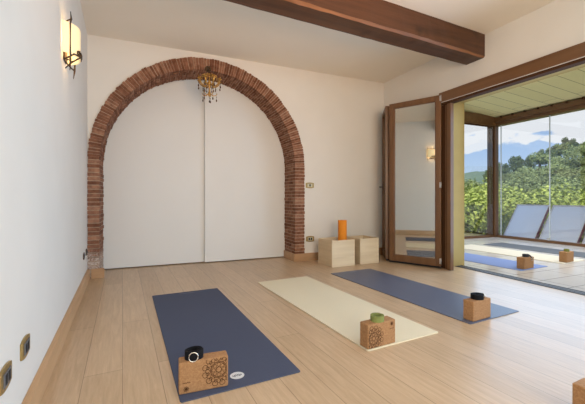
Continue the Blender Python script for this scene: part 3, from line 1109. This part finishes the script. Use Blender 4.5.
# ------------------------------------------------------------------ solar collectors behind the glass front
panel_labels = ['pale lilac solar collector panel farthest left, next to the terrace corner post',
                'middle pale lilac solar collector panel behind the terrace glass joint',
                'pale lilac solar collector panel cut by the right edge of the photo']
sp_proto = None
for i, (d1_, d0_) in enumerate(((1.37, 0.57), (0.50, -0.30), (-0.37, -1.17))):
    if sp_proto is None:
        r_ = empty('solar_panel', toW(5.0, d0_, -0.25), A0)
        ang = math.atan2(0.62, 0.88)
        Lp = 1.08
        T = Matrix.Translation((0, 0, 0.12)) @ Matrix.Rotation(ang, 4, 'Y')
        m1 = MB()
        m1.box(-0.012, 0.03, 0.03, 0.004, 0.77, Lp - 0.03, T)
        m1.build('collector_glass', M['collector'], r_)
        m2 = MB()
        for (y0, y1, z0, z1) in ((0, .03, 0, Lp), (.77, .80, 0, Lp), (.03, .77, 0, .03), (.03, .77, Lp - .03, Lp)):
            m2.box(-0.02, y0, z0, 0.05, y1, z1, T)
        m2.build('frame', M['maroon'], r_)
        m4 = MB()
        for (y0, y1, z0, z1) in ((.012, .032, 0.01, Lp - .01), (.768, .788, 0.01, Lp - .01), (.03, .77, .01, .03), (.03, .77, Lp - .03, Lp - .01)):
            m4.box(-0.024, y0, z0, -0.02, y1, z1, T)
        m4.build('frame_trim', M['white_metal'], r_)
        for y_ in (.12, .68):
            m3 = MB()
            m3.tube([(0.05, y_, 0.05), (0.05, y_, 0.2)], .015)
            m3.tube([(0.56, y_, -0.1), (0.56, y_, .86)], .015)
            m3.build('support_leg', M['alu'], r_)
        sp_proto = r_
    else:
        r_ = copy_tree(sp_proto)
        r_.location = toW(5.0, d0_, -0.25)
    tag(r_, panel_labels[i], 'solar panel', 'solar collectors outside the terrace')

# ------------------------------------------------------------------ ceiling beam
bm_ = empty('ceiling_beam', (0, 0, 0))


def beam_part(y0, y1, zb):
    m1 = MB()
    x0, x1 = XL - 0.05, 3.97
    nseg = 40
    rb = random.Random(int(y0 * 100))
    prev = None
    ch_ = 0.020
    prof_n = 10
    for i in range(nseg + 1):
        xx = x0 + (x1 - x0) * i / nseg
        j = lambda a: rb.uniform(-a, a)
        cs = [(y0 + j(.002), H + .02), (y0 + j(.003), zb + ch_ + j(.005)), (y0 + ch_ + j(.004), zb + j(.003)), (y1 - .012, zb + j(.002)), (y1 + j(.002), zb + .012), (y1, H + .02)]
        ring_ = [m1.bm.verts.new((xx, a, b2)) for a, b2 in cs]
        if prev:
            for k in range(len(cs)):
                f = m1.bm.faces.new((prev[k], prev[(k + 1) % 6], ring_[(k + 1) % 6], ring_[k]))
                f.material_index = 1 if k == 1 else 0
        else:
            m1.bm.faces.new(ring_)
        prev = ring_
    m1.bm.faces.new(prev)
    return m1


o = beam_part(2.53, 2.79, 2.60).build('ceiling_beam', [M['beam'], M['beam_edge']])
bpy.data.objects.remove(bm_)
tag(o, 'dark stained rough wooden beam crossing the white ceiling', 'beam')



# ------------------------------------------------------------------ wall sconces on the left wall
def sconce(y, label):
    """bowed glowing shade in an iron bracket; local x points off the wall"""
    r = empty('wall_sconce', (XL, y, 2.045))
    tag(r, label, 'wall lamp')
    m1 = MB()
    m1.box(0.0, -0.055, -0.13, 0.012, 0.055, 0.13, bevel=0.003)
    m1.build('back_plate', M['iron'], r)
    # shade: a bowed pane of glass, thick
    m2 = MB()
    seg = 16
    hw, dp = 0.135, 0.085
    outer, inner = [], []
    for i in range(seg + 1):
        t_ = -1 + 2 * i / seg
        outer.append((0.012 + dp * (1 - t_ * t_) ** 0.6, hw * t_))
        inner.append((0.005 + (dp - 0.006) * (1 - t_ * t_) ** 0.6, (hw - 0.006) * t_))
    m2.prism(outer + inner[::-1], -0.105, 0.105)
    m2.build('lamp_shade', M['shade'], r, fix=True)
    for y_ in (-0.120, 0.120):
        m3 = MB()
        xf = 0.012 + dp * (1 - (y_ / hw) ** 2) ** 0.6 + 0.005
        m3.tube([(0.045, y_ * .8, -0.215), (0.05, y_ * .95, -0.15), (xf, y_, -0.10), (xf, y_, 0.10), (0.055, y_ * .95, 0.13), (0.05, y_ * .9, 0.185)], [.002, .007, .005, .005, .006, .002], 8)
        m3.tube([(0.010, y_ * .5, -0.12), (0.03, y_ * .7, -0.14), (0.05, y_ * .95, -0.15)], .005, 6)
        m3.tube([(0.010, y_ * .5, 0.12), (0.03, y_ * .7, 0.13), (0.055, y_ * .95, 0.13)], .005, 6)
        m3.build('bracket_arm', M['iron'], r)
    # scrolled iron leaf at the foot of the shade

    def onface(y_, z_, lift=0.006):
        return (0.012 + dp * max(0.0, 1 - (y_ / hw) ** 2) ** 0.6 + lift, y_, z_)
    m4 = MB()
    for cy, sg in ((-0.060, 1), (-0.025, -1), (0.010, 1)):
        pts = []
        for i in range(20):
            t_ = i / 19 * 1.9 * PI
            q = 0.020 * (1 - i / 24)
            pts.append(onface(cy + sg * q * math.cos(t_), -0.080 + q * 1.1 * math.sin(t_)))
        m4.tube(pts, .006, 6)
    m4.tube([(0.012, -0.11, -0.15), onface(-0.10, -0.10), onface(-0.04, -0.092), onface(0.01, -0.088), onface(0.05, -0.095)], [.006, .006, .006, .006, .004], 7)
    m4.tube([(0.012, -0.05, -0.19), (0.05, -0.045, -0.14), onface(-0.04, -0.10), onface(-0.04, -0.05)], [.003, .007, .006, .003], 7)
    m4.build('scroll_ornament', M['iron'], r)
    ld = bpy.data.lights.new('sconce_bulb', 'POINT')
    ld.energy = 2.0
    ld.color = (1.0, 0.74, 0.42)
    ld.shadow_soft_size = 0.05
    lo = bpy.data.objects.new('sconce_bulb', ld)
    COL.objects.link(lo)
    lo.location = (XL + 0.045, y, 2.06)
    return r


sconce(2.86, 'glowing cream glass wall sconce with iron scrolls, high on the left wall')


# ------------------------------------------------------------------ little gold chandelier under the arch
chd = empty('chandelier', toW(-2.823, -0.13, 2.435), A0)
tag(chd, 'small gold chandelier with amber drops hanging in front of the brick arch', 'chandelier')
m1 = MB()
m1.lathe([(0.004, -0.17), (0.014, -0.16), (0.020, -0.13), (0.010, -0.10), (0.008, -0.04), (0.024, -0.015), (0.028, 0.01), (0.010, 0.04), (0.007, 0.10), (0.018, 0.12), (0.006, 0.135)], 16)
m1.build('stem', M['gold'], chd)
m1 = MB()
m1.tube([(0, 0, 0.13), (0.0, 0.02, 0.19), (0, 0.10, 0.225), (0, 0.125, 0.225)], .010)
m1.lathe([(0.042, 0.0), (0.042, 0.014)], 14, Matrix.Translation((0, 0.114, 0.225)) @ Matrix.Rotation(PI / 2, 4, 'X'))
m1.tube([(0, 0.03, 0.235), (0.0, -0.005, 0.225), (0, -0.01, 0.15), (0, 0, 0.12)], .004)
m1.build('wall_hook', M['iron'], chd)


def drop(mbx, c, k=1.0):
    mbx.tube([(c[0], c[1], c[2] + .05 * k), (c[0], c[1], c[2] + 0.015)], .0018, 5)
    mbx.ball((c[0], c[1], c[2] + 0.034 * k), .006 * k, 1)
    mbx.lathe([(0.0015, 0.016), (0.006, 0.004), (0.0095, -0.010), (0.006, -0.021), (0.001, -0.026)], 8, Matrix.Translation(c) @ Matrix.Scale(k, 4))


for i in range(8):
    a = 2 * PI * i / 8 + .25
    ca_, sa_ = math.cos(a), math.sin(a)
    am = MB()
    pts = []
    for (q, z_) in ((0.02, -0.01), (0.05, -0.035), (0.09, -0.03), (0.125, 0.0), (0.145, 0.035), (0.135, 0.06), (0.118, 0.062), (0.112, 0.045), (0.122, 0.036)):
        pts.append((q * ca_, q * sa_, z_))
    am.tube(pts, .0085, 7)
    am.tube([(0.015 * ca_, 0.015 * sa_, 0.10), (0.06 * ca_, 0.06 * sa_, 0.115), (0.10 * ca_, 0.10 * sa_, 0.09), (0.105 * ca_, 0.105 * sa_, 0.07), (0.09 * ca_, 0.09 * sa_, 0.066)], .0075, 6)
    am.lathe([(0.004, 0.0), (0.020, 0.008), (0.022, 0.013), (0.006, 0.016), (0.006, 0.045), (0.002, 0.048)], 10, Matrix.Translation((0.145 * ca_, 0.145 * sa_, 0.035)))
    ao = am.build('arm', M['gold'], chd)
    dm = MB()
    drop(dm, (0.148 * ca_, 0.148 * sa_, -0.045))
    drop(dm, (0.085 * ca_, 0.085 * sa_, -0.075), .8)
    dm.build('crystal_drop', M['amber'], ao)
for i in range(5):
    a = 2 * PI * i / 5
    ca_, sa_ = math.cos(a), math.sin(a)
    am = MB()
    am.tube([(0.012 * ca_, 0.012 * sa_, -0.13), (0.045 * ca_, 0.045 * sa_, -0.155), (0.085 * ca_, 0.085 * sa_, -0.145), (0.10 * ca_, 0.10 * sa_, -0.125), (0.09 * ca_, 0.09 * sa_, -0.115)], .005, 6)
    ao = am.build('lower_arm', M['gold'], chd)
    dm = MB()
    drop(dm, (0.092 * ca_, 0.092 * sa_, -0.205))
    dm.build('crystal_drop', M['amber'], ao)
dm = MB()
drop(dm, (0, 0, -0.225))
dm.build('crystal_drop', M['amber'], chd)


# ------------------------------------------------------------------ switches and sockets
def plate(name, loc, rz, w_, h_, label, cat, inner, frame_m, holes=2, group=None):
    """local x along the wall, local -y into the room"""
    r = empty(name, loc, rz)
    tag(r, label, cat, group)
    m1 = MB()
    n_ = 10
    pts = []
    for i in range(n_ + 1):
        t_ = -1 + 2 * i / n_
        pts.append((t_ * w_ / 2, h_ / 2 - 0.010 * t_ * t_))
    for i in range(n_ + 1):
        t_ = 1 - 2 * i / n_
        pts.append((t_ * w_ / 2, -h_ / 2 + 0.010 * t_ * t_))
    m1.prism(pts, 0.0, 0.009, Matrix.Rotation(PI / 2, 4, 'X'))
    m1.build('cover_plate', frame_m, r, bevel=0.002)
    m2 = MB()
    m2.box(-w_ * .30, -0.0125, -h_ * .29, w_ * .30, -0.004, h_ * .29, bevel=0.001)
    io = m2.build('insert', inner, r)
    for k in range(holes):
        cx = (k - (holes - 1) / 2) * w_ * .26
        m3 = MB()
        m3.box(cx - w_ * .085, -0.0137, -h_ * .2, cx + w_ * .085, -0.012, h_ * .2, bevel=.0006)
        m3.build('socket_module', M['rubber'], io)
    return r


LW = -PI / 2 + PI          # left wall: room lies towards +x
plate('wall_socket', (XL, 1.495, 0.331), PI / 2, 0.128, 0.085, 'brass wall socket nearest the camera, cut by the left photo edge', 'socket', M['insert_grey'], M['brass'])
plate('wall_socket', (XL, 1.765, 0.331), PI / 2, 0.128, 0.085, 'brass wall socket low on left wall, just beyond the cut-off one', 'socket', M['insert_grey'], M['brass'])
plate('wall_socket', (XL, 4.17, 0.335), PI / 2, 0.10, 0.075, 'small dark plate low on left wall, nearer of the two by the brick pier', 'socket', M['insert_grey'], M['iron'])
plate('wall_socket', (XL, 4.46, 0.335), PI / 2, 0.10, 0.075, 'small dark plate low on left wall, touching the brick pier', 'socket', M['insert_grey'], M['iron'])
p_ = toW(-1.305, 0, 1.135)
plate('light_switch', p_, A0, 0.135, 0.088, 'light switch plate on the back wall right of the brick arch', 'switch', M['insert_light'], M['brass'], 1)
p_ = toW(-1.30, 0, 0.325)
plate('wall_socket', p_, A0, 0.135, 0.088, 'low wall socket right of the brick arch, above the skirting', 'socket', M['insert_light'], M['brass'], 2)


# ------------------------------------------------------------------ yoga mats
def oval(w_, h_, n_=28):
    return [(w_ * math.cos(2 * PI * i / n_), h_ * math.sin(2 * PI * i / n_)) for i in range(n_)]


def mat_(name, cx, cy, rz, W, Lm, material, label, logo, th=0.006, group=None):
    r = empty(name, (cx, cy, 0), rz)
    tag(r, label, 'yoga mat', group)
    m1 = MB()
    nx, ny = 8, 24
    rm = random.Random(int(cx * 100))
    # sheet with slightly rounded corners
    pts = []
    rc = 0.012
    for (sx, sy, a0_) in ((1, 1, 0), (-1, 1, PI / 2), (-1, -1, PI), (1, -1, 1.5 * PI)):
        for i in range(5):
            a = a0_ + i * PI / 8
            pts.append((sx * (W / 2 - rc) + rc * math.cos(a), sy * (Lm / 2 - rc) + rc * math.sin(a)))
    m1.prism(pts, 0.0005, th)
    m1.build('mat_sheet', material, r, bevel=0.0015)
    if logo == 'oval':
        m2 = MB()
        m2.prism(oval(.038, .036), th - .001, th + .0006, Matrix.Translation((-0.010, -Lm / 2 + 0.112, 0)) @ Matrix.Rotation(0.0, 4, 'Z'))
        lo = m2.build('oval_logo', M['logo'], r)
        m3 = MB()
        T = Matrix.Translation((-0.010, -Lm / 2 + 0.112, 0)) @ Matrix.Diagonal((1.15, 1.9, 1, 1))
        z_ = th + .0006
        # dot, three-humped squiggle, dot
        m3.ribbon([(-.0215, -.001), (-.0175, .001)], .006, z_, M4=T)
        m3.ribbon([(-.013, -.006), (-.011, .005), (-.008, -.004), (-.0045, .006), (-.001, -.004), (.0025, .006), (.006, -.004), (.009, .005), (.0115, -.006)], .0045, z_, M4=T)
        m3.ribbon([(.016, .001), (.0205, -.001)], .006, z_, M4=T)
        m3.build('logo_lettering', M['logo_ink'], lo)
    if logo in ('oval', 'line', 'pale'):
        m4 = MB()
        x0 = -0.065
        for i in range(9):
            xx = x0 + i * 0.0165
            hh = (.010, .008, .008, .010, .008, .008, .010, .008, .008)[i]
            T = Matrix.Translation((xx, Lm / 2 - 0.06, 0))
            m4.ribbon([(-.004, -hh / 2), (-.004, hh / 2), (.004, hh / 2 * .6), (.004, -hh / 2)], .003, th - .0001, M4=T)
        m4.build('end_lettering', M['logo_dim'], r)
    if logo == 'strip':
        m4 = MB()
        m4.box(-.05, Lm / 2 - .055, th - .001, .05, Lm / 2 - .042, th + .0005)
        m4.build('end_lettering', M['logo_dim'], r)
    return r


MW, ML = 0.632, 1.887
mat_('yoga_mat', 0.563, 2.573, -0.008, MW, ML, M['navy'], 'navy yoga mat at left with a white oval logo near its front corner', 'oval')
mat_('yoga_mat', 1.667, 2.602, 0.006, MW, ML, M['cream'], 'cream yoga mat on the oak floor between the two dark mats', None, 0.008)
mat_('yoga_mat', 2.640, 2.609, 0.008, MW, ML, M['slate'], 'slate blue yoga mat on the oak floor beside the terrace opening', 'strip')
mat_('yoga_mat', 4.925, 3.515, 0.0, 0.63, 1.88, M['blue'], 'bright blue yoga mat on the terrace nearest the threshold', None)
mat_('yoga_mat', 5.955, 3.51, 0.0, 0.63, 1.88, M['cream_out'], 'pale cream yoga mat in the middle of the terrace', None, 0.008)
mat_('yoga_mat', 6.80, 3.42, 0.0, 0.60, 1.88, M['grey'], 'charcoal grey yoga mat on the terrace along the glass front', None)


# ------------------------------------------------------------------ cork blocks
def mandala(mbx, c, R, T, clip):
    """ring of petals with a rose in the middle, drawn in lines; clip keeps it on the face"""
    def rib(pts, w_, closed=False):
        run = []
        seq = pts + ([pts[0]] if closed else [])
        for p in seq:
            if clip(p):
                run.append(p)
            else:
                if len(run) > 1:
                    mbx.ribbon(run, w_, 0, M4=T)
                run = []
        if len(run) > 1:
            mbx.ribbon(run, w_, 0, M4=T)

    def circ(r_, n_=40):
        return [(c[0] + r_ * math.cos(2 * PI * i / n_), c[1] + r_ * math.sin(2 * PI * i / n_)) for i in range(n_)]
    lw = 0.0030
    rib(circ(R * .50), lw, True)
    rib(circ(R * .44), lw * .8, True)
    rib(circ(R * .16, 16), lw, True)
    for (n_, r0, r1, wd) in ((8, .16, .42, .14), (12, .52, .80, .15), (12, .58, 1.0, .22)):
        for k in range(n_):
            a = 2 * PI * (k + (.5 if r1 > .9 else 0)) / n_
            pts = []
            for i in range(13):
                t_ = i / 12
                rr = (r0 + (r1 - r0) * math.sin(PI * t_)) * R
                off = wd * R * math.sin(2 * PI * t_) * 0.75
                pts.append((c[0] + rr * math.cos(a) - off * math.sin(a), c[1] + rr * math.sin(a) + off * math.cos(a)))
            rib(pts, lw * (.9 if r1 > .9 else .75))
    for k in range(12):
        a = 2 * PI * (k + .5) / 12
        q = (c[0] + .74 * R * math.cos(a), c[1] + .74 * R * math.sin(a))
        rib([(q[0] + .055 * R * math.cos(b_), q[1] + .055 * R * math.sin(b_)) for b_ in [i * PI / 4 for i in range(8)]], lw * .8, True)


def block(name, loc, rz, W, D, Hh, label, printed=0, bev=0.007):
    """origin at the front left foot; front is local -y"""
    r = empty(name, loc, rz)
    tag(r, label, 'yoga block')
    m1 = MB()
    m1.box(0, 0, 0, W, D, Hh, bevel=bev, seg=3)
    bo = m1.build('block_body', M['cork'], r)
    for p in bo.data.polygons:
        p.use_smooth = False
    if printed:
        T = Matrix.Translation((0, -0.0003, 0)) @ Matrix(((1, 0, 0, 0), (0, 0, -1, 0), (0, 1, 0, 0), (0, 0, 0, 1)))
        if printed == 2:
            T = T @ Matrix.Translation((W, Hh, 0)) @ Matrix.Rotation(PI, 4, 'Z')
        T = T @ Matrix.Translation((0, 0, -0.0002))
        pm = MB()
        e_ = 0.004
        mandala(pm, (W * .80, Hh * .60), 0.080, T, lambda p: e_ < p[0] < W - e_ and e_ < p[1] < Hh - e_)
        pm.build('mandala_print', M['burnt'], bo)
        em = MB()
        cx, cy = W * .145, Hh * .155
        for k in range(8):
            a = PI / 4 * k
            pts = [(cx + .013 * t_ * math.cos(a) - .0035 * math.sin(PI * t_) * math.sin(a) * sg, cy + .013 * t_ * math.sin(a) + .0035 * math.sin(PI * t_) * math.cos(a) * sg) for sg in (1, -1) for t_ in ([i / 6 for i in range(7)] if sg > 0 else [1 - i / 6 for i in range(7)])]
            em.ribbon(pts, .0018, 0, M4=T)
        em.ribbon([(cx - .017 + .0045 * i, cy + .030 + (.001 if i % 2 else -.001)) for i in range(9)], .0028, 0, M4=T)
        em.build('flower_emblem', M['burnt'], bo)
    return r


def strap(name, loc, rz, r0, r1, h_, material, label, ring=True, squash=1.0, tail=False, dring_side=-PI / 2):
    r = empty(name, loc, rz)
    tag(r, label, 'yoga strap')
    m1 = MB()
    turns = 5 if r0 > .012 else 7
    n_ = 36 * turns
    th = (r1 - r0) / turns * .80
    rows_ = []
    for i in range(n_ + 1):
        a = 2 * PI * i / 36
        q = r0 + (r1 - r0 - th) * i / n_
        ca_, sa_ = math.cos(a), math.sin(a) * squash
        lift = 0.0015 * math.sin(a * 1.7 + 1)
        rows_.append([m1.bm.verts.new((q * ca_, q * sa_, 0.0)), m1.bm.verts.new(((q + th) * ca_, (q + th) * sa_, 0.0)),
                      m1.bm.verts.new(((q + th) * ca_, (q + th) * sa_, h_ + lift)), m1.bm.verts.new((q * ca_, q * sa_, h_ + lift))])
    for i in range(n_):
        A, B = rows_[i], rows_[i + 1]
        for k in range(4):
            m1.bm.faces.new((A[k], A[(k + 1) % 4], B[(k + 1) % 4], B[k]))
    m1.bm.faces.new(rows_[0])
    m1.bm.faces.new(rows_[-1])
    m1.build('rolled_webbing', material, r)
    if tail:
        m2 = MB()
        q = r1
        pts = [(q * .2, -q * squash * .9, h_ * .7), (q * .5, -q * squash * 1.02, h_ * .5), (q * .9, -q * squash * 1.06, h_ * .2), (q * 1.1, -q * squash * 1.1, -.01), (q * 1.2, -q * squash * 1.1, -.035)]
        for i in range(len(pts) - 1):
            a, b_ = Vector(pts[i]), Vector(pts[i + 1])
            m2.faces([a + Vector((0, 0, -.014)), b_ + Vector((-.012, 0, -.005)), b_ + Vector((.012, 0, .005)), a + Vector((0, 0, .014)),
                      a + Vector((0, -.003, -.014)), b_ + Vector((-.012, -.003, -.005)), b_ + Vector((.012, -.003, .005)), a + Vector((0, -.003, .014))],
                     [(0, 1, 2, 3), (7, 6, 5, 4), (0, 4, 5, 1), (1, 5, 6, 2), (2, 6, 7, 3), (3, 7, 4, 0)])
        m2.build('loose_end', material, r)
    if ring:
        m3 = MB()
        rr = h_ * .50
        cx, cy = r1 * math.cos(dring_side) * 1.04, r1 * squash * math.sin(dring_side) - .004
        tx, ty = -math.sin(dring_side), math.cos(dring_side)
        pts = []
        for i in range(20):
            a = -2 * PI * i / 20
            pts.append((cx + tx * rr * math.cos(a), cy + ty * rr * math.cos(a) - .003, h_ * .48 + rr * math.sin(a)))
        if tail:
            pts = [(p[0] + r1 * 1.15, p[1] - .006, p[2] - .045) for p in pts]
        m3.tube(pts, .0028, 8, closed=True)
        m3.build('metal_ring', M['ring'], r)
    return r


# block on the navy mat
block('cork_block', (0.241, 1.690, 0.006), -0.115, 0.236, 0.070, 0.154, 'cork block with mandala print standing on the front of the navy mat', 1)
c_, s_ = math.cos(-0.115), math.sin(-0.115)
strap('yoga_strap', (0.241 + .072 * c_ - .035 * s_, 1.690 + .072 * s_ + .035 * c_, 0.160), -0.115, .024, .046, .044, M['black_web'], 'black rolled strap with metal ring on the block on the navy mat', squash=.72, dring_side=-PI / 2 - .1)
# block on the cream mat
block('cork_block', (1.360, 1.660, 0.008), 0.025, 0.232, 0.080, 0.154, 'cork block with mandala print upside down on the front of the cream mat', 2)
strap('yoga_strap', (1.360 + .108, 1.660 + .042, 0.162), 0.4, .024, .049, .034, M['green_web'], 'green rolled strap on the block on the cream mat', squash=.9, dring_side=.4)
# block on the slate mat
block('cork_block', (2.386, 1.676, 0.006), 0.03, 0.222, 0.088, 0.153, 'plain cork block standing on the front of the slate blue mat', 0)
strap('yoga_strap', (2.386 + .108, 1.676 + .047, 0.159), 0.2, .006, .054, .036, M['black_web'], 'black tightly rolled strap on the block on the slate blue mat', squash=.9, dring_side=-.3)
# block cut off by the bottom right corner
block('cork_block', (1.746, 0.535, 0.0), 0.0, 0.10, 0.23, 0.15, 'cork block on the oak floor cut off by the bottom right corner', 0, bev=.004)
# blocks on the terrace
block('cork_block', (4.715, 2.590, 0.006), 0.04, 0.235, 0.10, 0.15, 'plain cork block standing on the bright blue terrace mat', 0)
strap('yoga_strap', (4.715 + .115, 2.590 + .05, 0.156), 0.0, .008, .044, .036, M['dark_web'], 'dark grey strap with ring hanging down on the terrace block nearer the threshold', squash=.9, tail=True)
block('cork_block', (5.735, 2.575, 0.008), 0.04, 0.215, 0.10, 0.15, 'plain cork block standing on the pale cream terrace mat', 0)
strap('yoga_strap', (5.735 + .10, 2.575 + .05, 0.158), 0.0, .012, .038, .036, M['green_web'], 'green rolled strap on the block on the pale cream terrace mat', squash=.9, ring=False)


# ------------------------------------------------------------------ wooden boxes in the corner
def wooden_box(x0, y0, x1, y1, h_, label):
    r = empty('wooden_box', ((x0 + x1) / 2, (y0 + y1) / 2, 0))
    tag(r, label, 'box')
    a, b_ = (x1 - x0) / 2, (y1 - y0) / 2
    th = 0.016

    def pan(bx, m_):
        mm = MB()
        zs = [0, h_ * .335, h_ * .665, h_]
        for i in range(3):
            mm.box(bx[0], bx[1], zs[i] + .0004, bx[2], bx[3], zs[i + 1] - .0004)
        mm.build('side_panel', m_, r, bevel=.0012)
    pan((-a, -b_, a, -b_ + th), M['box_wood'])
    pan((-a, b_ - th, a, b_), M['box_wood'])
    pan((-a, -b_ + th, -a + th, b_ - th), M['box_wood_y'])
    pan((a - th, -b_ + th, a, b_ - th), M['box_wood_y'])
    mm = MB()
    mm.box(-a + th, -b_ + th, 0.004, a - th, b_ - th, 0.02)
    mm.build('base_panel', M['box_wood'], r)
    return r


wooden_box(2.537, 3.845, 2.915, 4.205, 0.365, 'pale wooden box with an orange foam roll in it, left of two')
wooden_box(3.013, 3.845, 3.350, 4.205, 0.365, 'pale empty wooden box beside the folding door, right of two')
rl = empty('foam_roll', (2.828, 4.02, 0.021), 0)
tag(rl, 'orange foam roll standing upright in the left wooden box', 'foam roll')
mb = MB()
mb.lathe([(0.034, 0.0), (0.060, 0.0), (0.0625, 0.004), (0.0625, 0.600), (0.060, 0.604), (0.034, 0.604)], 36, cap=False)
mb.build('outer_foam', M['orange'], rl)
mb = MB()
n_ = 36
mb.lathe([(0.026, 0.001), (0.034, 0.001), (0.034, 0.602), (0.026, 0.602), (0.026, 0.001)], 28, cap=False)
mb.build('inner_core', M['orange_dark'], rl)
